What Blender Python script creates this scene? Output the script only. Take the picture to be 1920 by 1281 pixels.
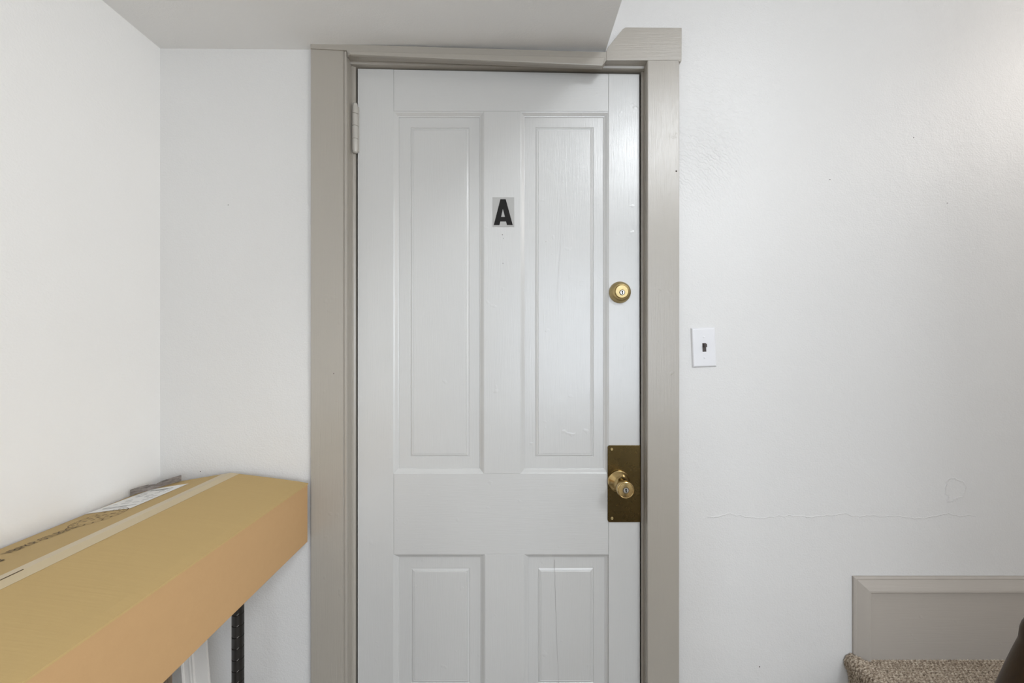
import bpy, bmesh, math, random
from mathutils import Vector, Matrix, noise

random.seed(7)
for o in list(bpy.data.objects):
    bpy.data.objects.remove(o, do_unlink=True)
SC = bpy.context.scene
C = SC.collection

# ------------------------------------------------------------------ camera
LENS = 14.0
FPX = 1920.0 * LENS / 36.0          # focal length in pixels of the 1920 frame
DIST = FPX / 650.0                  # camera to door wall (m)
EYE = 1.25
cam_d = bpy.data.cameras.new('camera')
cam_d.lens = LENS
cam_d.sensor_width = 36.0
cam_d.clip_start = 0.02
cam = bpy.data.objects.new('camera', cam_d)
C.objects.link(cam)
cam.location = (0, -DIST, EYE)
cam.rotation_euler = (math.radians(90), 0, 0)
SC.camera = cam


def X(px, y=0.0):
    return (px - 960.0) * (DIST + y) / FPX


def Z(py, y=0.0):
    return EYE - (py - 640.5) * (DIST + y) / FPX


# ------------------------------------------------------------------ room measures
LEFT, RIGHT, FRONT, TOPZ = -1.015, 2.7, -3.6, 4.5
CEIL_EDGE = 0.269
LANDING_Z = 0.335

# ------------------------------------------------------------------ light
world = bpy.data.worlds.new('world')
SC.world = world
world.use_nodes = True
world.node_tree.nodes['Background'].inputs[0].default_value = (0.75, 0.85, 1.0, 1)
world.node_tree.nodes['Background'].inputs[1].default_value = 0.4


def area(name, loc, target, sx, sy, power, col):
    d = bpy.data.lights.new(name, 'AREA')
    d.shape = 'RECTANGLE'
    d.size, d.size_y = sx, sy
    d.energy = power
    d.color = col
    o = bpy.data.objects.new(name, d)
    C.objects.link(o)
    o.location = loc
    v = Vector(target) - Vector(loc)
    o.rotation_euler = v.to_track_quat('-Z', 'Y').to_euler()
    return o


# daylight through the upper stair window, high on the wall behind the camera
area('stair_window_daylight', (1.95, FRONT + 0.03, 3.75), (1.6, 0, 1.9), 0.85, 1.0, 80, (0.92, 0.96, 1.0))
# daylight through the glazed entrance door behind the camera
area('entrance_daylight', (1.0, FRONT + 0.03, 1.3), (1.0, 0, 1.3), 1.6, 1.7, 37, (0.84, 0.91, 1.0))
# unseen fill light added by the right wall to brighten the left wall
side = area('left_wall_fill', (RIGHT - 0.03, -2.45, 1.5), (-1, -0.9, 1.75), 1.2, 1.05, 21, (1.0, 0.995, 0.97))
side.data.spread = math.radians(75)
# warm lamp of the stairwell
pl = bpy.data.lights.new('stairwell_lamp', 'POINT')
pl.energy = 17
pl.color = (1.0, 0.93, 0.87)
pl.shadow_soft_size = 0.3
plo = bpy.data.objects.new('stairwell_lamp', pl)
C.objects.link(plo)
plo.location = (2.3, -0.6, 2.35)

SC.view_settings.view_transform = 'Standard'
SC.view_settings.look = 'None'
SC.view_settings.exposure = 0.02
SC.view_settings.gamma = 1.0
SC.view_settings.use_curve_mapping = False


# ------------------------------------------------------------------ materials
class NT:
    def __init__(self, name):
        self.m = bpy.data.materials.new(name)
        self.m.use_nodes = True
        self.t = self.m.node_tree
        self.b = self.t.nodes['Principled BSDF']

    def n(self, typ, **kw):
        nd = self.t.nodes.new(typ)
        for k, v in kw.items():
            if k.startswith('i_'):
                key = k[2:]
                key = int(key) if key.isdigit() else key.replace('_', ' ')
                if isinstance(v, bpy.types.NodeSocket):
                    self.t.links.new(v, nd.inputs[key])
                else:
                    nd.inputs[key].default_value = v
            else:
                setattr(nd, k, v)
        return nd

    def link(self, a, b):
        self.t.links.new(a, b)

    def coords(self, scale=(1, 1, 1)):
        tc = self.n('ShaderNodeTexCoord')
        mp = self.n('ShaderNodeMapping')
        self.link(tc.outputs['Object'], mp.inputs['Vector'])
        mp.inputs['Scale'].default_value = scale
        return mp.outputs['Vector']

    def math(self, op, a, b=None, clamp=False):
        nd = self.n('ShaderNodeMath', operation=op, use_clamp=clamp)
        for i, v in enumerate((a, b)):
            if v is None:
                continue
            if isinstance(v, bpy.types.NodeSocket):
                self.link(v, nd.inputs[i])
            else:
                nd.inputs[i].default_value = v
        return nd.outputs[0]

    def mixcol(self, fac, a, b):
        nd = self.n('ShaderNodeMix', data_type='RGBA')
        for idx, v in ((0, fac), (6, a), (7, b)):
            if isinstance(v, bpy.types.NodeSocket):
                self.link(v, nd.inputs[idx])
            else:
                nd.inputs[idx].default_value = v
        return nd.outputs[2]

    def bump(self, height, dist, strength=1.0, normal=None):
        nd = self.n('ShaderNodeBump')
        nd.inputs['Strength'].default_value = strength
        nd.inputs['Distance'].default_value = dist
        self.link(height, nd.inputs['Height'])
        if normal is not None:
            self.link(normal, nd.inputs['Normal'])
        return nd.outputs[0]

    def noise(self, vec, scale, detail=2.0, rough=0.5):
        nd = self.n('ShaderNodeTexNoise')
        nd.inputs['Scale'].default_value = scale
        nd.inputs['Detail'].default_value = detail
        nd.inputs['Roughness'].default_value = rough
        self.link(vec, nd.inputs['Vector'])
        return nd.outputs['Fac']

    def ramp(self, fac, stops):
        nd = self.n('ShaderNodeValToRGB')
        e = nd.color_ramp.elements
        while len(e) < len(stops):
            e.new(0.5)
        for k, (p, c) in enumerate(stops):
            e[k].position = p
            e[k].color = c if len(c) == 4 else (*c, 1)
        self.link(fac, nd.inputs[0])
        return nd.outputs[0]


def c4(r, g, b):
    return (r, g, b, 1)


def simple(name, col, rough=0.5, metal=0.0, spec=None):
    k = NT(name)
    k.b.inputs['Base Color'].default_value = c4(*col)
    k.b.inputs['Roughness'].default_value = rough
    k.b.inputs['Metallic'].default_value = metal
    if spec is not None:
        k.b.inputs['Specular IOR Level'].default_value = spec
    return k.m


def plaster(name, col, rough, amp, crack=False):
    k = NT(name)
    v = k.coords()
    peel = k.noise(v, 210, 3, 0.6)
    lump = k.noise(v, 38, 3, 0.6)
    big = k.noise(v, 5.0, 2, 0.5)
    h = k.math('ADD', k.math('MULTIPLY', peel, 0.55), k.math('MULTIPLY', lump, 0.6))
    nrm = k.bump(h, amp, 1.0)
    nrm = k.bump(big, 0.006, 0.6, nrm)
    if crack:
        sx = k.n('ShaderNodeSeparateXYZ')
        k.link(v, sx.inputs[0])
        x, z = sx.outputs[0], sx.outputs[2]
        # long hairline crack right of the door, wandering round one height
        comb = k.n('ShaderNodeCombineXYZ')
        k.link(x, comb.inputs[0])
        wob = k.noise(comb.outputs[0], 9, 5, 0.6)
        zc = k.math('ADD', k.math('MULTIPLY', k.math('SUBTRACT', wob, 0.5), 0.06), Z(968))
        d = k.math('ABSOLUTE', k.math('SUBTRACT', z, zc))
        ridge = k.math('SUBTRACT', 1.0, k.math('DIVIDE', d, 0.0022), True)
        inx = k.math('MULTIPLY', k.math('GREATER_THAN', x, X(1325)), k.math('LESS_THAN', x, X(1830)))
        ridge = k.math('MULTIPLY', ridge, inx)
        nrm = k.bump(ridge, 0.0008, 0.9, nrm)
        # patched plaster blob
        dx = k.math('SUBTRACT', x, X(1790))
        dz = k.math('SUBTRACT', z, Z(920))
        r = k.math('SQRT', k.math('ADD', k.math('MULTIPLY', dx, dx), k.math('MULTIPLY', dz, dz)))
        r = k.math('ADD', r, k.math('MULTIPLY', k.math('SUBTRACT', lump, 0.5), 0.03))
        r = k.math('ADD', r, k.math('MULTIPLY', k.math('SUBTRACT', k.noise(v, 22, 2), 0.5), 0.05))
        ed = k.math('ABSOLUTE', k.math('SUBTRACT', r, 0.028))
        patch = k.math('SUBTRACT', 1.0, k.math('DIVIDE', ed, 0.004), True)
        nrm = k.bump(patch, 0.0010, 1.0, nrm)
        # brushed-out swirls near the casing
        w = k.n('ShaderNodeTexWave', wave_type='RINGS', rings_direction='Y')
        w.inputs['Scale'].default_value = 30
        w.inputs['Distortion'].default_value = 9
        w.inputs['Detail'].default_value = 3
        w.inputs['Detail Scale'].default_value = 2.2
        mp = k.n('ShaderNodeMapping')
        k.link(v, mp.inputs['Vector'])
        mp.inputs['Location'].default_value = (-X(1230), 0, -Z(420))
        k.link(mp.outputs[0], w.inputs['Vector'])
        fade = k.math('SUBTRACT', 1.0, k.math('DIVIDE', k.math('ABSOLUTE', k.math('SUBTRACT', z, Z(290))), 0.26), True)
        fx = k.math('SUBTRACT', 1.0, k.math('DIVIDE', k.math('ABSOLUTE', k.math('SUBTRACT', x, X(1330))), 0.22), True)
        sw = k.math('MULTIPLY', k.math('MULTIPLY', w.outputs['Fac'], fade), fx)
        nrm = k.bump(sw, 0.0009, 1.0, nrm)
    tint = k.noise(v, 2.5, 3, 0.55)
    colr = k.mixcol(k.math('MULTIPLY', tint, 0.35), c4(*col), c4(col[0] * 0.93, col[1] * 0.925, col[2] * 0.91))
    k.link(colr, k.b.inputs['Base Color'])
    k.b.inputs['Roughness'].default_value = rough
    k.link(nrm, k.b.inputs['Normal'])
    return k.m


def paint(name, col, rough, grain_scale, amp=0.00035):
    """brushed paint over wood; grain_scale stretches the brush marks"""
    k = NT(name)
    v = k.coords(grain_scale)
    g = k.noise(v, 1.0, 4, 0.6)
    v2 = k.coords()
    dents = k.noise(v2, 26, 2, 0.5)
    dd = k.ramp(dents, [(0.70, (0, 0, 0)), (0.78, (1, 1, 1))])
    nrm = k.bump(g, amp, 1.0)
    nrm = k.bump(dd, 0.0006, 0.7, nrm)
    nrm = k.bump(k.noise(v2, 7, 2), 0.002, 0.5, nrm)
    t = k.noise(v2, 4, 3)
    k.link(k.mixcol(k.math('MULTIPLY', t, 0.3), c4(*col), c4(col[0] * .95, col[1] * .94, col[2] * .92)), k.b.inputs['Base Color'])
    k.b.inputs['Roughness'].default_value = rough
    k.b.inputs['Specular IOR Level'].default_value = 0.9
    k.link(nrm, k.b.inputs['Normal'])
    return k.m


M = {}
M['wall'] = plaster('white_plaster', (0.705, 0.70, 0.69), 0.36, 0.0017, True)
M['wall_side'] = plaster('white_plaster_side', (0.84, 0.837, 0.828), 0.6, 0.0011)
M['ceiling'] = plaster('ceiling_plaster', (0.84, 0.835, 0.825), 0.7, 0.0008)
M['door_v'] = paint('door_paint_vertical', (0.59, 0.59, 0.58), 0.26, (420, 200, 14))
M['door_h'] = paint('door_paint_horizontal', (0.59, 0.59, 0.58), 0.26, (14, 200, 420))
M['trim_v'] = paint('greige_paint_vertical', (0.38, 0.351, 0.307), 0.31, (420, 200, 12), 0.0004)
M['trim_h'] = paint('greige_paint_horizontal', (0.38, 0.351, 0.307), 0.34, (12, 200, 420), 0.0004)
M['skirt'] = paint('skirting_paint', (0.43, 0.395, 0.355), 0.40, (12, 200, 300), 0.0003)
M['gap'] = simple('dark_gap', (0.05, 0.035, 0.025), 0.9)
M['floor'] = None


def brass(name, col, rough, smear=0.15):
    k = NT(name)
    v = k.coords()
    t = k.noise(v, 30, 4, 0.65)
    t2 = k.noise(v, 180, 2, 0.6)
    k.link(k.mixcol(t, c4(*col), c4(col[0] * .6, col[1] * .55, col[2] * .45)), k.b.inputs['Base Color'])
    k.link(k.math('ADD', k.math('MULTIPLY', t, smear), rough), k.b.inputs['Roughness'])
    k.b.inputs['Metallic'].default_value = 1.0
    k.link(k.bump(t2, 0.0001, 0.5), k.b.inputs['Normal'])
    return k.m


M['brass_plate'] = brass('aged_brass_plate', (0.135, 0.098, 0.042), 0.20)
M['brass_knob'] = brass('polished_brass', (0.66, 0.50, 0.25), 0.16, 0.1)
M['brass_dull'] = brass('dull_brass', (0.58, 0.47, 0.25), 0.34, 0.2)
M['nickel'] = simple('nickel', (0.50, 0.49, 0.46), 0.35, 1.0)
M['black'] = simple('black_print', (0.010, 0.009, 0.008), 0.6, 0, .2)
M['backing'] = simple('grey_letter_backing', (0.40, 0.395, 0.38), 0.5)
M['switch'] = simple('white_plastic', (0.74, 0.74, 0.76), 0.3)
M['toggle'] = simple('brown_plastic', (0.05, 0.035, 0.03), 0.35)


def cardboard(name, col, stretch):
    k = NT(name)
    v = k.coords()
    v2 = k.coords(stretch)
    fib = k.noise(v2, 1, 3, 0.6)
    t = k.noise(v, 900, 2, 0.7)
    a = k.mixcol(k.math('MULTIPLY', fib, 0.6), c4(*col), c4(col[0] * .90, col[1] * .885, col[2] * .86))
    k.link(k.mixcol(k.math('MULTIPLY', t, 0.35), a, c4(col[0] * .80, col[1] * .76, col[2] * .70)), k.b.inputs['Base Color'])
    k.b.inputs['Roughness'].default_value = 0.75
    k.link(k.bump(fib, 0.0006, 0.5), k.b.inputs['Normal'])
    return k.m


M['card_top'] = cardboard('cardboard_top', (0.53, 0.375, 0.16), (4, 160, 60))
M['card_side'] = cardboard('cardboard_side', (0.55, 0.345, 0.165), (60, 60, 60))
M['card_print'] = simple('box_print', (0.085, 0.055, 0.025), 0.8)
M['tape'] = simple('packing_tape', (0.56, 0.45, 0.27), 0.28)
M['paper'] = simple('label_paper', (0.83, 0.82, 0.79), 0.6)
M['label_print'] = simple('label_print', (0.22, 0.22, 0.23), 0.7)
M['white_wood'] = paint('white_moulding_paint', (0.70, 0.68, 0.65), 0.4, (300, 300, 12), 0.0002)
M['rack'] = simple('black_epoxy', (0.010, 0.009, 0.008), 0.28)
M['rack_mark'] = simple('pale_groove', (0.30, 0.29, 0.28), 0.35, 0.6)  # pale grey of the ticks on the post grooves


def wood(name, ca, cb, stretch, rough=0.45):
    k = NT(name)
    v = k.coords(stretch)
    g = k.noise(v, 1, 5, 0.65)
    k.link(k.ramp(g, [(0.3, ca), (0.7, cb)]), k.b.inputs['Base Color'])
    k.b.inputs['Roughness'].default_value = rough
    k.link(k.bump(g, 0.0006, 0.6), k.b.inputs['Normal'])
    return k.m


M['newel'] = wood('dark_stained_wood', (0.020, 0.010, 0.003), (0.052, 0.028, 0.008), (40, 40, 8), 0.55)
M['newel'].node_tree.nodes['Principled BSDF'].inputs['Specular IOR Level'].default_value = 0.2
M['grey_wood'] = wood('weathered_wood', (0.10, 0.085, 0.075), (0.30, 0.265, 0.24), (90, 40, 200), 0.8)
M['brown_wood'] = wood('raw_brown_wood', (0.10, 0.065, 0.04), (0.28, 0.21, 0.15), (160, 160, 12), 0.7)
M['floor'] = wood('pale_floor_boards', (0.25, 0.215, 0.175), (0.37, 0.325, 0.27), (30, 4, 30), 0.45)


def carpet_mat():
    k = NT('berber_loop_carpet')
    v = k.coords((130, 270, 130))
    f = k.noise(v, 1.0, 3, 0.75)
    g = k.noise(k.coords(), 40, 2, 0.5)
    a = k.ramp(f, [(0.36, (0.13, 0.095, 0.065)), (0.50, (0.43, 0.355, 0.275)), (0.64, (0.64, 0.56, 0.455))])
    k.link(k.mixcol(k.math('MULTIPLY', g, 0.25), a, c4(0.36, 0.29, 0.22)), k.b.inputs['Base Color'])
    k.b.inputs['Roughness'].default_value = 0.95
    k.link(k.bump(f, 0.0015, 0.8), k.b.inputs['Normal'])
    return k.m


M['carpet'] = carpet_mat()


# ------------------------------------------------------------------ mesh helpers
def link_mesh(name, me, mat, parent=None, smooth=False):
    o = bpy.data.objects.new(name, me)
    C.objects.link(o)
    if mat is not None:
        me.materials.append(mat)
    if smooth:
        for p in me.polygons:
            p.use_smooth = True
    if parent is not None:
        o.parent = parent
    return o


def from_bm(name, bm, mat, parent=None, smooth=False):
    bmesh.ops.recalc_face_normals(bm, faces=bm.faces[:])
    me = bpy.data.meshes.new(name)
    bm.to_mesh(me)
    bm.free()
    return link_mesh(name, me, mat, parent, smooth)


def bev(bm, w, seg=2, sel=None):
    if w > 0:
        es = [e for e in bm.edges if e.is_manifold and e.calc_face_angle(0) > 0.3 and (sel is None or sel(e))]
        bmesh.ops.bevel(bm, geom=es, offset=w, segments=seg, profile=0.5, affect='EDGES')


def bm_box(bm, x0, x1, y0, y1, z0, z1):
    vs = [bm.verts.new((x, y, z)) for x in (x0, x1) for y in (y0, y1) for z in (z0, z1)]
    for f in ((0, 1, 3, 2), (4, 6, 7, 5), (0, 4, 5, 1), (2, 3, 7, 6), (0, 2, 6, 4), (1, 5, 7, 3)):
        bm.faces.new([vs[i] for i in f])
    return vs


def box(name, x0, x1, y0, y1, z0, z1, mat, parent=None, bevel=0.0):
    bm = bmesh.new()
    bm_box(bm, x0, x1, y0, y1, z0, z1)
    bmesh.ops.recalc_face_normals(bm, faces=bm.faces[:])
    bev(bm, bevel)
    return from_bm(name, bm, mat, parent)


def prism_xz(name, poly, y0, y1, mat, parent=None, bevel=0.0):
    """polygon in x/z pushed from y0 (front) to y1"""
    bm = bmesh.new()
    a = [bm.verts.new((x, y0, z)) for x, z in poly]
    b = [bm.verts.new((x, y1, z)) for x, z in poly]
    bm.faces.new(a)
    bm.faces.new(b[::-1])
    n = len(poly)
    for i in range(n):
        bm.faces.new((a[i], b[i], b[(i + 1) % n], a[(i + 1) % n]))
    bmesh.ops.recalc_face_normals(bm, faces=bm.faces[:])
    bev(bm, bevel)
    return from_bm(name, bm, mat, parent)


def loft(name, rings, mat, parent=None, closed=True, cap=True, smooth=False):
    """rings: lists of points, joined one to the next"""
    bm = bmesh.new()
    vr = [[bm.verts.new(p) for p in r] for r in rings]
    n = len(rings[0])
    for a, b in zip(vr, vr[1:]):
        for i in range(n if closed else n - 1):
            j = (i + 1) % n
            bm.faces.new((a[i], a[j], b[j], b[i]))
    if cap and closed:
        bm.faces.new(vr[0])
        bm.faces.new(vr[-1])
    return from_bm(name, bm, mat, parent, smooth)


def lathe(name, prof, axis, origin, mat, parent=None, seg=40, smooth=True):
    """prof: (distance along axis, radius)"""
    ax = Vector(axis).normalized()
    u = ax.orthogonal().normalized()
    w = ax.cross(u)
    o = Vector(origin)
    bm = bmesh.new()
    rows = []
    for d, r in prof:
        if r < 1e-6:
            rows.append([bm.verts.new(o + ax * d)])
        else:
            rows.append([bm.verts.new(o + ax * d + (u * math.cos(2 * math.pi * i / seg) + w * math.sin(2 * math.pi * i / seg)) * r) for i in range(seg)])
    for a, b in zip(rows, rows[1:]):
        for i in range(seg):
            j = (i + 1) % seg
            if len(a) == 1 and len(b) == 1:
                break
            if len(a) == 1:
                bm.faces.new((a[0], b[i], b[j]))
            elif len(b) == 1:
                bm.faces.new((a[i], b[0], a[j]))
            else:
                bm.faces.new((a[i], b[i], b[j], a[j]))
    for row in (rows[0], rows[-1]):
        if len(row) > 1:
            bm.faces.new(row)
    ob = from_bm(name, bm, mat, parent)
    if smooth:
        me = ob.data
        for p in me.polygons:
            p.use_smooth = True
        me.set_sharp_from_angle(angle=math.radians(38))
    return ob


def empty(name, loc=(0, 0, 0)):
    o = bpy.data.objects.new(name, None)
    C.objects.link(o)
    o.location = loc
    o.empty_display_size = 0.05
    return o


def under(ob, parent):
    """parent keeping the world place (parents are unrotated empties)"""
    ob.parent = parent
    ob.matrix_parent_inverse = Matrix.Translation(-Vector(parent.location))
    return ob


def tag(o, label, cat=None, group=None):
    o['label'] = label
    if cat:
        o['category'] = cat
    if group:
        o['group'] = group
    return o


def struct(o, label=None, cat=None):
    o['kind'] = 'structure'
    if label:
        o['label'] = label
    if cat:
        o['category'] = cat
    return o


# ------------------------------------------------------------------ room shell
YD = 0.02                                   # face of the door, a little behind the wall plane
JL, JR = X(650, -0.017), X(1214, -0.017)    # inner faces of the jambs
DL, DR = X(670.5, YD), X(1199, YD)          # door edges
DTL, DTR = Z(128.5, YD), Z(139, YD)         # door top, sagging to the right
HEADL, HEADR = Z(104, -0.017), Z(113, -0.017)

# wall with the door opening
bm = bmesh.new()
T = 0.14
bm_box(bm, LEFT - 0.14, JL - 0.012, 0, T, -0.02, TOPZ)
bm_box(bm, JR + 0.012, RIGHT + 0.14, 0, T, -0.02, TOPZ)
bm_box(bm, JL - 0.012, JR + 0.012, 0, T, HEADL + 0.012, TOPZ)
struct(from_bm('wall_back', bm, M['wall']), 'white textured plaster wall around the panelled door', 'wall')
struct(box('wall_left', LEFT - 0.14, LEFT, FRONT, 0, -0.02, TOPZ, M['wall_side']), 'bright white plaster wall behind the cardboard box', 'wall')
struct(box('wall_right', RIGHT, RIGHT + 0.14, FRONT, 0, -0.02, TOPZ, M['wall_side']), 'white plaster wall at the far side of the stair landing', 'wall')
# wall behind the camera with two window openings
WX0, WX1, WZ0, WZ1 = 1.48, 2.42, 3.22, 4.28
EX0, EX1, EZ0, EZ1 = 0.15, 1.85, 0.40, 2.20
bm = bmesh.new()
y0, y1 = FRONT - 0.14, FRONT
for a, b, c, d in ((LEFT - .14, EX0, -.02, WZ0), (EX0, EX1, -.02, EZ0), (EX0, EX1, EZ1, WZ0), (EX1, RIGHT + .14, -.02, WZ0),
                   (LEFT - .14, WX0, WZ0, TOPZ), (WX0, WX1, WZ1, TOPZ), (WX1, RIGHT + .14, WZ0, TOPZ)):
    bm_box(bm, a, b, y0, y1, c, d)
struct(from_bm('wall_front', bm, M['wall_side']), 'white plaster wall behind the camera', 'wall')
for n, (a, b, c, d) in enumerate(((WX0, WX1, WZ0, WZ1), (EX0, EX1, EZ0, EZ1))):
    bm = bmesh.new()
    w = 0.05
    bm_box(bm, a, a + w, y0, y1 - .02, c, d)
    bm_box(bm, b - w, b, y0, y1 - .02, c, d)
    bm_box(bm, a + w, b - w, y0, y1 - .02, c, c + w)
    bm_box(bm, a + w, b - w, y0, y1 - .02, d - w, d)
    struct(from_bm('window_%d' % (n + 1), bm, M['switch']), ('high stair window behind the camera', 'glazed opening behind the camera')[n], 'window')

bm = bmesh.new()  # unseen stub wall and header, added to cut off part of the window daylight
bm_box(bm, 1.40, RIGHT, -1.57, -1.45, -0.02, TOPZ)
bm_box(bm, CEIL_EDGE, 1.40, -1.57, -1.45, 2.83, TOPZ)
struct(from_bm('wall_blocker', bm, M['wall_side']), 'unseen white plaster wall added behind the camera to block window light', 'wall')
struct(box('floor', LEFT - .14, RIGHT + .14, FRONT - .14, 0.4, -0.06, 0.0, M['floor']), 'pale wooden floor', 'floor')
# low ceiling under the upper storey, ending above the door
CZL, CZR = Z(91), Z(97)
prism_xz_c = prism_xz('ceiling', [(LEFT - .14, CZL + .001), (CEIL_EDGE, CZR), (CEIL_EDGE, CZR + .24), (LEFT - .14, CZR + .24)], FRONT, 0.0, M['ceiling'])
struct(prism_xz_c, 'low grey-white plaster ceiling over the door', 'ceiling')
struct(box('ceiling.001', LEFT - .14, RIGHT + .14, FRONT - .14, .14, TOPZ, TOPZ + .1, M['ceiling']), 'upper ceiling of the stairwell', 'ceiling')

# ------------------------------------------------------------------ door casing
tr = struct(empty('trim_1'), 'greige painted door casing with a clipped head block at its top right', 'door trim')
CY = -0.017
cl0, cl1 = X(582, CY), X(643, CY)
chl = Z(90, CY)
# left casing: flat board with a small bead on its inner edge
prism = [(cl0, 0.0), (cl0, CY + .002), (cl0 + .002, CY), (cl1, CY), (cl1 + .002, CY + .0035), (cl1 + .004, CY + .001), (JL - .001, CY + .001), (JL, CY + .003), (JL, 0.0)]
loft('casing_board', [[(x, y, 0.001) for x, y in prism], [(x, y, chl) for x, y in prism]], M['trim_v'], tr)
cr0, cr1 = JR, X(1274, CY)
prism = [(cr0, 0.0), (cr0, CY + .002), (cr0 + .002, CY), (cr1 - .002, CY), (cr1, CY + .002), (cr1, 0.0)]
loft('casing_board', [[(x, y, 0.001) for x, y in prism], [(x, y, Z(113.5, CY)) for x, y in prism]], M['trim_v'], tr)
# head block, its left corner clipped under the ceiling edge
BY = CY - .001
prism_xz('head_block', [(X(x, BY), Z(y, BY)) for x, y in ((1137, 113), (1137, 95), (1141, 87), (1168, 54), (1173, 51), (1278.5, 52), (1278, 114.5), (1275, 116.5), (1272, 113))],
         BY, 0.0, M['trim_h'], tr, 0.0012)
# thin remains of the head casing squeezed under the ceiling
HY = -0.021
prism_xz('head_casing', [(X(582, HY), Z(81, HY)), (X(582, HY), Z(90.5, HY)), (X(650, HY), Z(94, HY)), (X(652, HY), Z(103.0, HY)), (X(1131, HY), Z(121, HY)), (X(1137, HY), Z(113, HY)), (X(1137, HY), Z(97.5, HY))],
         HY, 0.0, M['trim_h'], tr, 0.001)
ST = -0.030
prism_xz('head_strip', [(X(653, ST), Z(95.5, ST)), (X(655, ST), Z(101.5, ST)), (X(1130, ST), Z(123, ST)), (X(1135, ST), Z(107, ST))], ST, HY + .001, M['trim_h'], tr, 0.002)
# jambs: inner faces, then the stop the door closes on
def jamb(name, pts, z0, z1, mat):
    return loft(name, [[(x, y, z0) for x, y in pts], [(x, y, z1) for x, y in pts]], mat, tr)


jamb('jamb', [(JL + .0007, -.002), (JL + .0007, YD - .004), (X(663, YD), YD - .004), (X(664, YD), YD - .002), (X(667, YD), YD), (X(667, YD), T), (JL - .012, T), (JL - .012, 0.0005), (JL - .012, -.002)], 0.001, HEADL, M['trim_v'])
jamb('jamb', [(JR - .0007, -.002), (JR - .0007, YD - .012), (X(1207.5, YD), YD - .010), (X(1207, YD), YD), (X(1202.5, YD), YD + .002), (X(1202.5, YD), T), (JR + .012, T), (JR + .012, 0.0005), (JR + .012, -.002)], 0.001, HEADR + .002, M['trim_v'])
# head jamb: a sloping soffit with a small step
def head_ring(x, zf):
    return [(x, CY + .004, zf), (x, 0.006, zf - .001), (x, 0.008, zf - .007), (x, YD + .004, zf - .008), (x, T, zf - .008), (x, T, zf + .02), (x, CY + .004, zf + .02)]


loft('head_jamb', [head_ring(JL - .01, HEADL), head_ring(JR + .01, HEADR)], M['trim_h'], tr)
# dark rebate behind the door
box('rebate', JL - .01, JR + .01, YD + .05, YD + .07, 0.002, HEADL + .01, M['gap'], tr)

# ------------------------------------------------------------------ door
door = struct(empty('door_1', ((DL + DR) / 2, YD, 0.0)), 'white painted four-panel wooden door with brass lock and letter A', 'door')
DB = 0.008
YB = YD + 0.036


def dtop(x):
    return DTL + (DTR - DTL) * (x - DL) / (DR - DL)


def dpoly(name, poly, mat, bevel=0.0012):
    return under(prism_xz(name, poly, YD, YB, mat, None, bevel), door)


UL = (X(738, YD), X(907, YD), Z(888.5, YD), Z(208.5, YD))
UR = (X(976, YD), X(1141, YD), Z(888.5, YD), Z(208.5, YD))
LL = (X(738, YD), X(909, YD), Z(1308, YD), Z(1040, YD))
LR = (X(983, YD), X(1144, YD), Z(1308, YD), Z(1040, YD))
E = 0.0002
xs0, xs1, xs2, xs3 = UL[0], UL[1], UR[0], UR[1]
dpoly('stile', [(DL, DB), (xs0 - E, DB), (xs0 - E, dtop(xs0)), (DL, DTL)], M['door_v'])
dpoly('stile', [(xs3 + E, DB), (DR + .002, DB), (DR, DTR), (xs3 + E, dtop(xs3))], M['door_v'])
dpoly('rail', [(xs0 + E, UL[3]), (xs3 - E, UR[3]), (xs3 - E, dtop(xs3) - .0006), (xs0 + E, dtop(xs0) - .0006)], M['door_h'], 0.0009)
dpoly('rail', [(xs0 + E, LL[3]), (xs3 - E, LR[3]), (xs3 - E, UR[2]), (xs0 + E, UL[2])], M['door_h'], 0.0009)
dpoly('rail', [(xs0 + E, DB), (xs3 - E, DB), (xs3 - E, LR[2]), (xs0 + E, LL[2])], M['door_h'], 0.0009)
dpoly('mullion', [(xs1, UL[2] + E), (xs2, UL[2] + E), (xs2, UR[3] - E), (xs1, UL[3] - E)], M['door_v'], 0.0009)
dpoly('mullion', [(LL[1], LL[2] + E), (LR[0], LR[2] + E), (LR[0], LR[3] - E), (LL[1], LL[3] - E)], M['door_v'], 0.0009)


def rect_ring(r, u, y):
    x0, x1, z0, z1 = r
    return [(x0 + u, y, z0 + u), (x1 - u, y, z0 + u), (x1 - u, y, z1 - u), (x0 + u, y, z1 - u)]


def inner_ring(r, ux0, ux1, uz0, uz1, y):
    x0, x1, z0, z1 = r
    return [(x0 + ux0, y, z0 + uz0), (x1 - ux1, y, z0 + uz0), (x1 - ux1, y, z1 - uz1), (x0 + ux0, y, z1 - uz1)]


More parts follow.
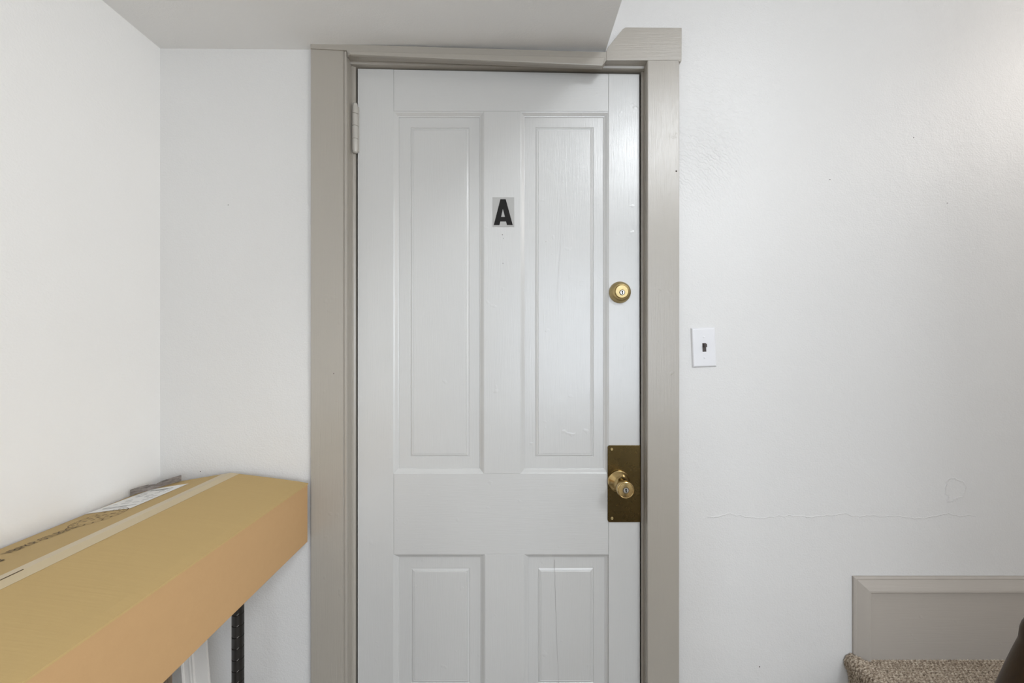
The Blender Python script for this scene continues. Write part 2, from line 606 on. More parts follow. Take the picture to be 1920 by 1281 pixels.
def panel(r, field):
    """r: opening; field: rectangle of the raised field"""
    prof = [(-.0008, YD + .0012), (0.0012, YD + .002), (0.003, YD + .0028), (0.010, YD + .0085), (0.0125, YD + .0095), (0.0132, YD + .0125), (0.0125, YB - .004), (-.0008, YB - .004)]
    bm = bmesh.new()
    vr = [[bm.verts.new(p) for p in rect_ring(r, u, y)] for u, y in prof]
    for a, b in zip(vr, vr[1:] + vr[:1]):
        for i in range(4):
            bm.faces.new((a[i], a[(i + 1) % 4], b[(i + 1) % 4], b[i]))
    under(from_bm('panel_moulding', bm, M['door_v']), door)
    py = YD + .0118
    fx0, fx1, fz0, fz1 = field

    def fr(g, y):
        return [(fx0 + g, y, fz0 + g), (fx1 - g, y, fz0 + g), (fx1 - g, y, fz1 - g), (fx0 + g, y, fz1 - g)]
    rings = [rect_ring(r, 0.012, py + .012), rect_ring(r, 0.012, py), fr(-.0015, py), fr(0, py + .0014), fr(.0016, py + .0002), fr(.006, py - .0016), fr(.0075, py - .0010), fr(.009, py - .0020)]
    bm = bmesh.new()
    vr = [[bm.verts.new(p) for p in rg] for rg in rings]
    for a, b in zip(vr, vr[1:]):
        for i in range(4):
            bm.faces.new((a[i], a[(i + 1) % 4], b[(i + 1) % 4], b[i]))
    bm.faces.new(vr[0])
    bm.faces.new(vr[-1])
    return under(from_bm('panel', bm, M['door_v']), door)


PY = YD + .012
panel(UL, (X(770, PY), X(879, PY), Z(856, PY), Z(240, PY)))
panel(UR, (X(1004, PY), X(1112, PY), Z(856, PY), Z(240, PY)))
panel(LL, (X(772, PY), X(880, PY), Z(1280, PY), Z(1066.5, PY)))
panel(LR, (X(1009, PY), X(1112, PY), Z(1280, PY), Z(1065.5, PY)))


def hairline(name, pts, y, w, mat, parent):
    """thin split following points (x, z)"""
    bm = bmesh.new()
    prev = None
    for i, (x, z) in enumerate(pts):
        a = bm.verts.new((x - w / 2, y, z))
        b = bm.verts.new((x + w / 2, y, z))
        if prev:
            bm.faces.new((prev[0], prev[1], b, a))
        prev = (a, b)
    return under(from_bm(name, bm, mat), parent)


M['split'] = simple('grey_split', (0.33, 0.32, 0.31), 0.9)  # plain grey for the thin strip that draws the split
M['split_soft'] = simple('shallow_split', (0.58, 0.58, 0.57), 0.9)
yy = YD + .0094
hairline('paint_split', [(X(x + random.uniform(-.6, .6), yy), Z(y, yy)) for x, y in [(1040 + 8 * (t / 16) ** 1.3, 1050 + 245 * t / 16) for t in range(17)]], yy, 0.0009, M['split'], door)
hairline('paint_split', [(X(1049 + random.uniform(-.8, .8) + 4 * math.sin(t * .3), yy), Z(330 + 240 * t / 16, yy)) for t in range(17)], yy, 0.0006, M['split_soft'], door)

# painted butt hinges on the left edge
def hinge(zc, n):
    hx, hy, L = X(666, YD - .006), YD - .006, 0.146
    h = under(lathe('hinge', [(0, 0.0), (0, .004), (.003, .0072), (.006, .0072), (.009, .0085), (.040, .0086), (.0412, .0066), (.042, .0086), (.078, .0087), (.0792, .0066), (.080, .0087), (.113, .0086), (.1142, .0066), (.115, .0086), (.136, .0082), (.138, .0068), (.143, .0072), (.147, .0045), (.148, 0)],
                    (0, 0, 1), (hx, hy, zc - L / 2), M['hinge'], None, 20), door)
    for side in (-1, 1):
        lf = box('hinge_leaf', hx + (0 if side > 0 else -.011), hx + (.010 if side > 0 else 0), YD - .003, YD + .001, zc - L / 2 + .006, zc + L / 2 - .008, M['hinge'], None, 0.001)
        lf.parent = h
    return h


M['hinge'] = paint('painted_hinge', (0.47, 0.45, 0.41), 0.35, (60, 60, 60), 0.0005)
hinge(Z(243, YD), 0)
hinge(0.165, 1)

# brass backplate wrapped round the door edge, with knob
py0 = YD - 0.003
pl0, pl1, pz0, pz1 = X(1139.5, py0), X(1200, py0), Z(979.5, py0), Z(835.5, py0)
bm = bmesh.new()
r = 0.006
corner = []
for cx, cz, a0 in ((pl0 + r, pz0 + r, 180), (pl0 + r, pz1 - r, 90)):
    for t in range(5):
        a = math.radians(a0 + (90 * t / 4 if a0 == 180 else 90 - 90 * t / 4))
        corner.append((cx + r * math.cos(a), cz + r * math.sin(a)))
low = [p for p in corner[:5]][::-1]
up = corner[5:]
poly = [(pl1, pz0)] + low + up + [(pl1, pz1)]
plate = under(prism_xz('backplate', poly, py0, YD + .0005, M['brass_plate'], None, 0.0006), door)
plate['label'] = 'dark aged brass backplate'
for (px, py) in ((1147, 842.5), (1147.5, 972)):
    s = lathe('screw', [(0, .0042), (.0012, .0040), (.0018, .003), (.0010, .0012), (.0010, 0)], (0, -1, 0), (X(px, py0), py0, Z(py, py0)), M['brass_dull'], None, 16)
    s.parent = plate
edge = box('edge_wrap', pl1 - .0015, pl1 + .0018, py0, YD + .03, pz0, pz1, M['brass_plate'], None, 0.0006)
edge.parent = plate
kx, kz = X(1162, .006), Z(904.5, .006)
kn = under(lathe('knob', [(0, .0325), (.003, .0325), (.006, .0315), (.0075, .029), (.010, .0275), (.014, .022), (.019, .0165), (.030, .0135), (.037, .0135), (.043, .0165), (.047, .0175), (.0485, .0165), (.051, .0185), (.057, .0225), (.064, .0240), (.070, .0240), (.0735, .0228), (.0745, .0212), (.0735, .0200), (.0742, .012), (.0745, 0)],
                 (0, -1, 0), (kx, py0, kz), M['brass_knob'], None, 56), door)
kn['label'] = 'polished brass keyed door knob'


def keyway(px, pz, y, r, parent, mat_ring):
    a = lathe('lock_cylinder', [(0, r), (.0012, r), (.0022, r * .93), (.0024, 0)], (0, -1, 0), (px, y, pz), mat_ring, None, 28)
    a.parent = parent
    b = lathe('lock_ring', [(0, r * 1.22), (.0008, r * 1.22), (.0010, r * 1.05), (.0003, r * 1.0)], (0, -1, 0), (px, y, pz), M['gap'], None, 28)
    b.parent = parent
    w, h = r * .26, r * .70
    pts = [(-w, -h), (w * 1.0, -h), (w * 1.0, -h * .3), (w * .3, -h * .1), (w * 1.1, h * .25), (w * .9, h), (-w, h), (-w * 1.5, h * .2), (-w * .6, -h * .1)]
    c = prism_xz('keyhole', [(px + u, pz + v) for u, v in pts], y - .0029, y - .0020, M['black'], None)
    c.parent = parent


keyway(kx, kz, py0 - .0735, .0072, kn, M['nickel'])
# deadbolt
bx, bz = X(1162, YD), Z(548.5, YD)
db = under(lathe('deadbolt', [(0, .0315), (.003, .0318), (.010, .0300), (.017, .0262), (.0195, .0235), (.0205, .0205), (.0195, .0196), (.0200, .0192), (.0225, .0190), (.0240, .0178), (.0245, 0)],
                 (0, -1, 0), (bx, YD, bz), M['brass_dull'], None, 48), door)
db['label'] = 'round brass deadbolt lock'
keyway(bx + .0005, bz - .003, YD - .0243, .0066, db, M['nickel'])
for (px, py, rr) in ((943, 494, .0011), (944, 447, .0009), (942, 440.5, .0013), (1024, 452, .0008)):
    under(lathe('nail_hole', [(0, rr), (.0003, rr), (.0003, 0)], (0, -1, 0), (X(px, YD), YD if px < 1000 else YD + .0098, Z(py, YD)), M['gap'], None, 10), door)

# letter sign on the mullion
sy = YD - .0012
lt = empty('letter_sign', (X(944, YD), YD, Z(426, YD)))
tag(lt, 'black capital letter A on a small grey plate on the door', 'sign')
under(box('backing_plate', X(923.8, sy), X(964.2, sy), sy, YD, Z(425.5, sy), Z(370, sy), M['backing'], None, .0003), lt)
q = lambda u, v: (X(860 + u / 7.117, sy), Z(340 + v / 7.117, sy))
bm = bmesh.new()
LY = sy - .0006
P = {k: bm.verts.new((q(*uv)[0], LY, q(*uv)[1])) for k, uv in dict(
    tl=(557, 240), tr=(628, 240), br=(722, 585), br2=(645, 585), cr=(632, 537), cl=(556, 537), bl2=(545, 585), bl=(468, 585),
    ap=(590, 368), hr=(618, 476), hl=(567, 476)).items()}
for f in (('tl', 'ap', 'hl', 'cl', 'bl2', 'bl'), ('tl', 'tr', 'ap'), ('tr', 'br', 'br2', 'cr', 'hr', 'ap'), ('hl', 'hr', 'cr', 'cl')):
    bm.faces.new([P[k] for k in f])
r_ = bmesh.ops.extrude_face_region(bm, geom=bm.faces[:])
bmesh.ops.translate(bm, vec=(0, .0005, 0), verts=[v for v in r_['geom'] if isinstance(v, bmesh.types.BMVert)])
under(from_bm('letter', bm, M['black']), lt)['label'] = 'bold black letter A'

# small nail holes left in the plaster and the casing
def nail(par, px, py, y, rr):
    o = lathe('nail_hole', [(0, rr), (.0004, rr), (.0004, 0)], (0, -1, 0), (X(px, y), y, Z(py, y)), M['gap'], None, 10)
    o.parent = par


for px, py, rr in ((1424, 1250.5, .0017), (1713, 258, .0012), (376, 884, .0014), (428, 384.5, .0011), (1556, 337, .0013), (1776, 381, .0011)):
    nail(bpy.data.objects['wall_back'], px, py, 0.0, rr)
nail(tr, 625.8, 700.7, CY, .0013)
nail(tr, 1268, 321, CY, .0022)

# ------------------------------------------------------------------ light switch
sw = empty('light_switch', (X(1318.7), 0, Z(651.5)))
tag(sw, 'white wall switch plate with brown toggle right of the door', 'light switch')
hw, hh = .0345, .0565


def swp(ob):
    ob.parent = sw
    return ob


bm = bmesh.new()
rings = []
for u, y in ((0, 0.0), (0, -.0018), (.0022, -.0048), (.004, -.0056), (.006, -.0058)):
    rings.append([bm.verts.new((sx * (hw - u), y, sz * (hh - u))) for sx, sz in ((-1, -1), (1, -1), (1, 1), (-1, 1))])
for a, b in zip(rings, rings[1:]):
    for i in range(4):
        bm.faces.new((a[i], a[(i + 1) % 4], b[(i + 1) % 4], b[i]))
bm.faces.new(rings[-1])
bm.faces.new(rings[0])
swp(from_bm('cover_plate', bm, M['switch']))
swp(box('toggle_slot', -.0052, .0052, -.0066, -.0052, -.0125, .0125, M['toggle'], None, .0004))
swp(prism_xz('toggle', [(-.0036, .001), (.0036, .001), (.003, .0105), (-.003, .0105)], -.017, -.006, M['toggle'], None, .0012))
for s in (-1, 1):
    swp(lathe('screw', [(0, .003), (.0008, .0029), (.0013, .0018), (.0013, 0)], (0, -1, 0), (0, -.0056, s * .0302), M['switch'], None, 16))
sw.rotation_euler = (0, math.radians(-2.3), 0)

# ------------------------------------------------------------------ skirting on the landing
SX0, SZ1 = X(1597.5), Z(1079.5)
SZ0 = LANDING_Z + 0.001
bb = struct(empty('baseboard_back'), 'greige skirting board with mitred moulding above the carpeted landing', 'baseboard')
box('board', SX0 + .0418, RIGHT, -.0115, 0, SZ0, SZ1 - .0415, M['skirt'], bb, .0008)
# profile: distance in from the outer edge, proud of the wall
MP = [(0, 0), (0, .0055), (.0030, .0075), (.0055, .0085), (.0075, .0078), (.011, .0095), (.018, .0128), (.026, .0168), (.032, .0195), (.0365, .0202), (.0385, .0190), (.0395, .0115), (.0395, 0)]
loft('moulding', [[(SX0 + u, -v, SZ1 - u) for u, v in MP], [(RIGHT, -v, SZ1 - u) for u, v in MP]], M['skirt'], bb)
loft('moulding', [[(SX0 + u, -v, SZ1 - u) for u, v in MP], [(SX0 + u, -v, SZ0) for u, v in MP]], M['skirt'], bb)

# ------------------------------------------------------------------ landing and its carpet
NX = X(1590, -.01)            # nosing tip
LY0 = -1.449
st = struct(empty('stair_landing', (NX, 0, 0)), 'stair landing of two low steps right of the door', 'stairs')
under(box('landing_block', NX + .035, RIGHT, LY0, 0, 0.001, LANDING_Z - .012, M['brown_wood']), st)
under(box('step_block', NX - .25, NX + .035, LY0, 0, 0.001, LANDING_Z / 2 - .008, M['brown_wood']), st)

# carpet: path of the surface in x/z from the landing over the nosing to the lower step
path = []
zt = LANDING_Z
x_far = X(1990)
n = 0
xx = x_far
path.append((RIGHT - .004, zt))
while xx > NX + .075:
    path.append((xx, zt))
    xx -= .0012
ctrl = [(NX + .075, zt), (NX + .055, zt + .001), (NX + .035, zt + .006), (NX + .020, zt + .0115), (NX + .009, zt + .0105), (NX + .002, zt + .003), (NX, zt - .008), (NX + .003, zt - .020), (NX + .009, zt - .032), (NX + .013, zt - .055), (NX + .015, zt - .09)]
# resample the control polyline through a Catmull-Rom curve
def cr(p0, p1, p2, p3, t):
    return tuple(0.5 * ((2 * b) + (-a + c) * t + (2 * a - 5 * b + 4 * c - d) * t * t + (-a + 3 * b - 3 * c + d) * t ** 3) for a, b, c, d in zip(p0, p1, p2, p3))


dense = []
for i in range(len(ctrl) - 1):
    p0, p1, p2, p3 = ctrl[max(0, i - 1)], ctrl[i], ctrl[i + 1], ctrl[min(len(ctrl) - 1, i + 2)]
    L = math.dist(p1, p2)
    k = max(2, int(L / .0011))
    dense += [cr(p0, p1, p2, p3, t / k) for t in range(k)]
path += dense
z2, x2 = LANDING_Z / 2 + .001, NX - .25
path += [(NX + .015, zt - .10), (NX + .015, z2 + .002), (NX + .010, z2), (NX - .10, z2), (x2 - .012, z2 + .002), (x2 - .022, z2 - .004), (x2 - .026, z2 - .014), (x2 - .020, z2 - .028), (x2 - .010, z2 - .045), (x2 - .010, .004)]
ys = [-.0005 - i * .00095 for i in range(int(.16 / .00095))]
ys += [-.165 - i * .02 for i in range(int((abs(LY0) - .165) / .02) + 1)]
acc = [0]
for a, b in zip(path, path[1:]):
    acc.append(acc[-1] + math.dist(a, b))
verts, faces = [], []
PXP, PYP = .0108, .0078
for j, y in enumerate(ys):
    for i, (x, z) in enumerate(path):
        a, b = path[max(0, i - 1)], path[min(len(path) - 1, i + 1)]
        tx, tz = b[0] - a[0], b[1] - a[1]
        L = math.hypot(tx, tz) or 1
        nx, nz = tz / L, -tx / L
        s = acc[i]
        row = math.floor(-y / PYP)
        fy = (-y / PYP) % 1.0
        jit = noise.noise(Vector((s * 40, row * 3.1, 0))) * .35
        fs = (s / PXP + .5 * (row % 2) + jit) % 1.0
        h = (math.sin(math.pi * fy) ** 1.5) * (0.48 + .52 * math.sin(math.pi * fs) ** .7)
        h *= .0070 * (1 + .30 * noise.noise(Vector((s * 260, y * 260, 3))))
        if j == 0 or y < -.162:
            h = .002
        verts.append((x + nx * h, y, z + nz * h))
w = len(path)
for j in range(len(ys) - 1):
    for i in range(w - 1):
        faces.append((j * w + i, (j + 1) * w + i, (j + 1) * w + i + 1, j * w + i + 1))
me = bpy.data.meshes.new('stair_carpet')
me.from_pydata(verts, [], faces)
cp = link_mesh('stair_carpet', me, M['carpet'], None, True)
tag(cp, 'beige-brown looped carpet rolled over the edge of the landing', 'carpet')
# make the pile face upwards
if me.polygons[5].normal.z < 0:
    me.flip_normals()

# ------------------------------------------------------------------ newel post
nyy = -.78
nd = DIST + nyy
nx_ = X(1972, nyy)
nR = math.hypot(nx_, nd)
nw = empty('newel_post', (nx_, nyy, 0))
tag(nw, 'dark brown wooden newel post cut off by the lower right corner', 'newel post')


def newel_pt(px, py):
    """height and radius of the turned post whose edge passes a pixel"""
    ang = math.atan((px - 960) / FPX)
    r = nR * math.sin(math.atan(nx_ / nd) - ang)
    depth = math.sqrt(nR * nR - r * r) * math.cos(ang)
    return (EYE - (py - 640.5) * depth / FPX, r)


prof = [newel_pt(*p) for p in ((1826, 1372), (1842, 1334), (1866, 1281), (1881, 1248), (1895, 1219), (1905, 1200), (1908.5, 1193), (1909.5, 1184), (1911, 1174), (1915, 1165), (1921, 1157), (1931, 1149), (1944, 1143), (1958, 1140))]
prof.append((prof[-1][0] + .0006, 0.0))
z0_, r0_ = prof[0]
under(lathe('finial', prof, (0, 0, 1), (nx_, nyy, 0), M['newel'], None, 56), nw)
under(lathe('collar', [(z0_ - .020, r0_ * .96), (z0_ - .018, r0_ * 1.04), (z0_ - .006, r0_ * 1.06), (z0_, r0_ * 1.0)], (0, 0, 1), (nx_, nyy, 0), M['newel'], None, 48), nw)
hw_ = r0_ * .80
under(box('post', nx_ - hw_, nx_ + hw_, nyy - hw_, nyy + hw_, 0.0, z0_ - .018, M['newel'], None, .004), nw)

# ------------------------------------------------------------------ wire shelf under the box
BXL, BXR, BY0, BY1 = -1.006, X(577.5, -.03), -1.04, -.030
BZ0, BZR = Z(1015.5, -.03), Z(905.5, -.03)
BZL, BZT = BZR - .010, Z(887, -.03)
RXC = (BXL + BXR) / 2
rk = empty('wire_shelf', (-.80, -.55, 0))
tag(rk, 'black metal shelf rack with grooved round posts under the cardboard box', 'shelf')
PR = .0122
postx = (-.985, X(446.2, -.245))
posty = (-.245, -.90)


def post_mesh():
    prof = [(0.0, PR)]
    z = .05
    while z < BZ0 - .035:
        prof += [(z, PR), (z + .0006, PR - .0012), (z + .0022, PR - .0012), (z + .0028, PR)]
        z += .0254
    prof += [(BZ0 - .004, PR), (BZ0 - .002, PR - .002), (BZ0 - .002, 0)]
    return prof


pm = None
for px in postx:
    for py in posty:
        if pm is None:
            o = lathe('post', post_mesh(), (0, 0, 1), (0, 0, 0), M['rack'], None, 24)
            pm = o.data
        else:
            o = bpy.data.objects.new('post', pm)
            C.objects.link(o)
        o.location = (px - rk.location.x, py - rk.location.y, 0)
        o.parent = rk
# pale grey ticks laid over the grooves of the post that shows
sp = [o for o in rk.children if abs(o.location.x - (postx[1] + .80)) < .01 and abs(o.location.y - (posty[0] + .55)) < .01][0]
z = .05
while z < BZ0 - .04:
    bm = bmesh.new()
    a0 = -math.pi / 2 + .42
    pts = []
    for t in range(4):
        a = a0 + t * .11
        pts.append((math.cos(a), math.sin(a), z + .0006 + .0009 * t))
    lo = [bm.verts.new((c * (PR + .0001), s * (PR + .0001), zz)) for c, s, zz in pts]
    hi = [bm.verts.new((c * (PR + .0001), s * (PR + .0001), zz + .0014)) for c, s, zz in pts]
    for i in range(3):
        bm.faces.new((lo[i], lo[i + 1], hi[i + 1], hi[i]))
    m_ = from_bm('groove_mark', bm, M['rack_mark'])
    m_.parent = sp
    z += .0254
for zt_ in (BZ0 - .022, .14):
    bm = bmesh.new()
    x0, x1, ya, yb = postx[0], postx[1] - .014, posty[1], posty[0]
    for x in (x0, x1):
        bm_box(bm, x - .004, x + .004, ya, yb, zt_ - .004, zt_ + .004)
    for y in (ya, yb):
        bm_box(bm, x0, x1, y - .003, y + .003, zt_ - .004, zt_ + .004)
    under(from_bm('shelf_frame', bm, M['rack']), rk)
    k = 0
    y = ya + .03
    wm = None
    while y < yb - .01:
        if wm is None:
            wo = lathe('shelf_wire', [(0, .0025), (x1 - x0, .0025)], (1, 0, 0), (0, 0, 0), M['rack'], None, 8)
            wm = wo.data
        else:
            wo = bpy.data.objects.new('shelf_wire', wm)
            C.objects.link(wo)
        wo.parent = rk
        wo.location = (x0 - rk.location.x, y - rk.location.y, zt_ + .006)
        y += .03
# clips between the top shelf and the box
# ------------------------------------------------------------------ cardboard box
bxo = empty('cardboard_box', (RXC, (BY0 + BY1) / 2, BZ0))
tag(bxo, 'long brown cardboard box taped along its top, left of the door', 'box')
sec = [(BXL, BZ0), (BXR, BZ0), (BXR, BZR - .003), (RXC, BZT - .0045), (BXL, BZL - .003)]
bm = bmesh.new()
a = [bm.verts.new((x, BY1 - .001, z)) for x, z in sec]
b = [bm.verts.new((x, BY0 + .001, z)) for x, z in sec]
for i in range(5):
    bm.faces.new((a[i], b[i], b[(i + 1) % 5], a[(i + 1) % 5]))
bm.faces.new(a)
bm.faces.new(b[::-1])
bmesh.ops.recalc_face_normals(bm, faces=bm.faces[:])
bev(bm, .002, 2)
under(from_bm('carton_body', bm, M['card_side']), bxo)
NSEG = 10


def flap_z(side, t):
    """height of the flap from its fold (t=0) to the seam (t=1), gently bowed"""
    zb = BZR if side > 0 else BZL
    return zb + (BZT - zb) * (t + .03 * math.sin(math.pi * t))


def flap(side):
    xe = BXR + .0008 if side > 0 else BXL - .0008
    rows = []
    for k in range(NSEG + 1):
        t = k / NSEG
        x = xe + (RXC + side * .0012 - xe) * t
        z = flap_z(side, t)
        rows.append([(x, BY0, z - .0035), (x, BY1, z - .0035), (x, BY1, z), (x, BY0, z)])
    rows[0] = [(p[0], p[1], p[2] - .0012 if idx > 1 else p[2] - .001) for idx, p in enumerate(rows[0])]
    return under(loft('flap', rows, M['card_top'], None, True, True), bxo)


flap(1)
flap(-1)


def on_flap(side, x, lift=.0):
    xe = BXR if side > 0 else BXL
    t = (x - xe) / (RXC - xe)
    return flap_z(side, max(0, min(1, t))) + lift


# tape: follows both flaps and folds down the far end
xl, xr = RXC - .024, RXC + .024
cross = []
for k in range(9):
    x = xl + (xr - xl) * k / 8
    cross.append((x, on_flap(1 if x > RXC else -1, x, .0008)))
rows = []
for (x, z) in cross:
    rows.append([(x, BY0, z), (x, BY1 - .0005, z), (x, BY1 + .0012, z - .001), (x, BY1 + .0014, z - .05)])
bm = bmesh.new()
vr = [[bm.verts.new(p) for p in r] for r in rows]
for a, b in zip(vr, vr[1:]):
    for i in range(3):
        bm.faces.new((a[i], a[i + 1], b[i + 1], b[i]))
bmesh.ops.recalc_face_normals(bm, faces=bm.faces[:])
ex = bmesh.ops.solidify(bm, geom=bm.faces[:], thickness=.0003)
under(from_bm('tape', bm, M['tape']), bxo)['label'] = 'strip of beige packing tape'
# seam showing where the tape has split near the front
box_s = box('seam', RXC - .0012, RXC + .0006, -.75, -.505, BZT - .002, BZT + .0014, M['card_print'], None)
under(box_s, bxo)


def ray_flap(px, py, side=-1):
    """point of the flap that the photograph shows at a pixel"""
    lo, hi = .05, DIST + .1
    d = Vector(((px - 960) / FPX, 1, -(py - 640.5) / FPX))
    o = Vector((0, -DIST, EYE))
    prev = None
    t = .3
    while t < 1.4:
        p = o + d * t
        if BXL - .02 <= p.x <= BXR + .02 and p.z <= on_flap(side, p.x):
            return p
        t += .0005
    return o + d * 1.1


# shipping label: one flat sheet with rows of print
cA, cB, cC, cD = (ray_flap(*p) for p in ((354, 907.5), (284, 918.5), (160, 965), (245, 954)))
def sheet(name, quad, mat, lift, nu=6):
    a, b, c, d = quad
    bm = bmesh.new()
    rows = []
    for i in range(nu + 1):
        t = i / nu
        p, q2 = a.lerp(b, t), d.lerp(c, t)
        r = []
        for s in range(nu + 1):
            pt = p.lerp(q2, s / nu)
            r.append(bm.verts.new((pt.x, pt.y, on_flap(-1, pt.x, lift))))
        rows.append(r)
    for r1, r2 in zip(rows, rows[1:]):
        for s in range(nu):
            bm.faces.new((r1[s], r1[s + 1], r2[s + 1], r2[s]))
    o = from_bm(name, bm, mat)
    if o.data.polygons[0].normal.z < 0:
        o.data.flip_normals()
    return under(o, bxo)


lab = sheet('shipping_label', (cA, cB, cC, cD), M['paper'], .0010)
lab['label'] = 'white printed paper label'


def on_label(u, v):
    """u along the long side (far to near), v across"""
    return cA.lerp(cD, u).lerp(cB.lerp(cC, u), v)


def print_bar(u0, u1, v0, v1, mat=None):
    quad = (on_label(u0, v0), on_label(u0, v1), on_label(u1, v1), on_label(u1, v0))
    a, b, c, d = quad
    o = sheet('printed_line', (a, b, c, d), mat or M['label_print'], .0014, 2)
    o.parent = lab
    o.matrix_parent_inverse = Matrix.Identity(4)
    return o


rnd = random.Random(3)
print_bar(.13, .155, .22, .80)
print_bar(.17, .185, .30, .62)
for k in range(7):
    u = .26 + k * .075
    v = .12
    while v < .82:
        ln = rnd.uniform(.06, .2)
        if rnd.random() < .75:
            print_bar(u, u + .012, v, min(.88, v + ln))
        v += ln + rnd.uniform(.03, .08)
print_bar(.84, .853, .10, .86)
print_bar(.885, .895, .25, .80)

# stencilled part number and round maker's mark
tA, tB = ray_flap(18, 1039), ray_flap(146, 989)


def text_on_flap(body, a, b, height, name):
    cu = bpy.data.curves.new(name, 'FONT')
    cu.body = body
    cu.size = 1.0
    cu.resolution_u = 2
    to = bpy.data.objects.new(name, cu)
    C.objects.link(to)
    dg = bpy.context.evaluated_depsgraph_get()
    me = bpy.data.meshes.new_from_object(to.evaluated_get(dg))
    bpy.data.objects.remove(to, do_unlink=True)
    wmax = max(v.co.x for v in me.vertices)
    hmax = max(v.co.y for v in me.vertices)
    d = Vector((b.x - a.x, b.y - a.y, 0))
    up = Vector((-d.y, d.x, 0)).normalized()
    for v in me.vertices:
        p = Vector((a.x, a.y, 0)) + d * (v.co.x / wmax) + up * (v.co.y / hmax * height)
        v.co = (p.x, p.y, on_flap(-1, p.x, .0012))
    me.name = name
    o = link_mesh(name, me, M['card_print'])
    if me.polygons and me.polygons[0].normal.z < 0:
        me.flip_normals()
    return under(o, bxo)


text_on_flap('VBPKP-STLB2G', tA, tB, .027, 'printed_number')
gA, gB = ray_flap(-40, 1069), ray_flap(11, 1051)
text_on_flap('IB', gA, gB, .027, 'printed_word')
mk = ray_flap(186, 971)
bm = bmesh.new()


def ring(cx, cy, r0, r1, a0=0, a1=360, n=40):
    pv = None
    for i in range(n + 1):
        a = math.radians(a0 + (a1 - a0) * i / n)
        vs = []
        for r in (r0, r1):
            x, y = cx + r * math.cos(a), cy + r * 1.0 * math.sin(a)
            vs.append(bm.verts.new((x, y, on_flap(-1, x, .0011))))
        if pv:
            bm.faces.new((pv[0], pv[1], vs[1], vs[0]))
        pv = vs


RM = .047
ring(mk.x, mk.y, RM, RM - .0013)
ring(mk.x, mk.y, RM - .0135, RM - .0142)
for k in range(18):
    a0 = k * 20
    ring(mk.x, mk.y, RM - .005, RM - .0095, a0, a0 + rnd.uniform(3, 6), 3)
for k in range(3):
    yy = mk.y - .014 + k * .013
    for s in range(3):
        x0 = mk.x - .026 + s * .018 + rnd.uniform(0, .004)
        x1 = x0 + rnd.uniform(.008, .014)
        vs = [bm.verts.new((x, y, on_flap(-1, x, .0011))) for x, y in ((x0, yy), (x1, yy), (x1, yy + .0025), (x0, yy + .0025))]
        bm.faces.new(vs)
mo = from_bm('printed_seal', bm, M['card_print'])
if mo.data.polygons[0].normal.z < 0:
    mo.data.flip_normals()
under(mo, bxo)

# ------------------------------------------------------------------ weathered scrap on the back corner of the box
p1 = Vector((X(340, -.035), -.035, 0))
p0 = Vector((LEFT + .014, -.105, 0))
d = (p1 - p0)
L = d.length
d.normalize()
nrm_ = Vector((d.y, -d.x, 0))
if nrm_.y > 0:
    nrm_ = -nrm_
rows = []
sc_prof = [(0, .0135), (.12, .0150), (.2, .0150), (.34, .0140), (.36, .0125), (.5, .0105), (.62, .0140), (.8, .0150), (1.0, .0150)]
for t, h in sc_prof:
    c = p0 + d * (L * t)
    zb = on_flap(-1, min(c.x + .004, RXC), .0006)
    zz = max(on_flap(-1, c.x + abs(nrm_.x) * .003, .0012), zb, on_flap(-1, c.x, .0012)) + .001
    rows.append([(c.x + nrm_.x * .003, c.y + nrm_.y * .003, zz), (c.x - nrm_.x * .003, c.y - nrm_.y * .003, zz), (c.x - nrm_.x * .003, c.y - nrm_.y * .003, zz + h), (c.x + nrm_.x * .003, c.y + nrm_.y * .003, zz + h)])
ws = loft('wood_scrap', rows, M['grey_wood'])
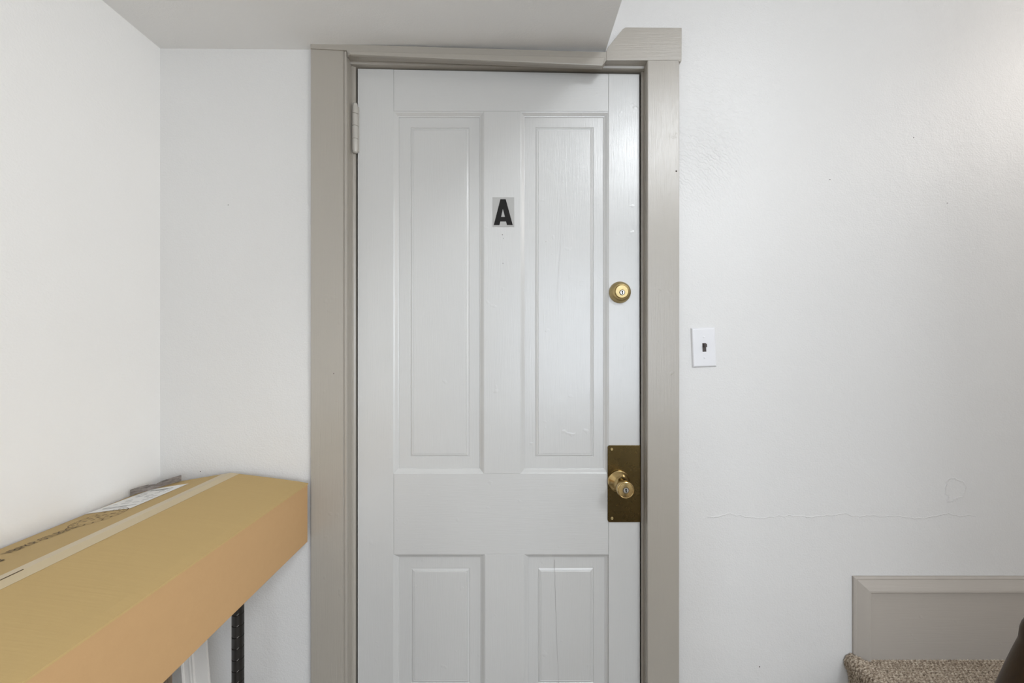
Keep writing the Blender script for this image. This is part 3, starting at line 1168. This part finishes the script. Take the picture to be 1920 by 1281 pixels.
tag(ws, 'thin weathered grey strip at the back corner of the cardboard box', 'scrap')

# ------------------------------------------------------------------ lengths of moulding leaning behind the shelf
def lean(name, foot, top, prof, mat, label, cat, group=None):
    """prof: (across, proud) of the section; the board runs from foot to top"""
    f, t = Vector(foot), Vector(top)
    ax = (t - f).normalized()
    side = ax.cross(Vector((0, -1, 0))).normalized()
    side = -side if side.x < 0 else side
    out = side.cross(ax).normalized()
    out = -out if out.y > 0 else out
    rings = []
    for base in (f, t):
        rings.append([tuple(base + side * u + out * v) for u, v in prof])
    o = loft(name, rings, mat)
    tag(o, label, cat, group)
    return o


ly = -.10
def foot_top(px, py, slope, y_top, y_foot, ztop=.655):
    x, z = X(px, ly), Z(py, ly)
    return (x + slope * z, y_foot, .004), (x - slope * (ztop - z), y_top, ztop)


mp = [(-.0335, 0), (-.0335, .010), (-.031, .0125), (-.027, .0115), (-.026, .009), (-.013, .0085), (-.011, .012), (-.008, .0125), (-.006, .009), (-.004, .0115), (-.001, .012), (.001, .008), (.033, .006), (.0335, .004), (.0335, 0)]
f_, t_ = foot_top(361, 1250, .175, -.055, -.135)
lean('white_moulding', f_, t_, mp, M['white_wood'], 'white beaded moulding length leaning under the cardboard box', 'moulding')
f_, t_ = foot_top(312, 1262, .12, -.06, -.15)
lean('brown_batten', f_, t_, [(-.022, 0), (-.022, .008), (-.02, .010), (.012, .010), (.014, .008), (.014, 0)], M['brown_wood'], 'rough brown wooden batten beside the white moulding under the box', 'batten')
f_, t_ = foot_top(329, 1275, .14, -.135, -.20, .36)
lean('white_offcut', f_, t_, [(-.009, 0), (-.009, .006), (-.007, .008), (.007, .008), (.009, .006), (.009, 0)], M['white_wood'], 'short white wooden offcut in front of the brown batten', 'offcut')
f_, t_ = foot_top(297, 1272, .10, -.085, -.17)
lean('dark_rod', f_, t_, [(.004 * math.cos(a * math.pi / 4), .004 + .004 * math.sin(a * math.pi / 4)) for a in range(8)], M['rack'], 'thin black rod left of the brown batten under the box', 'rod')
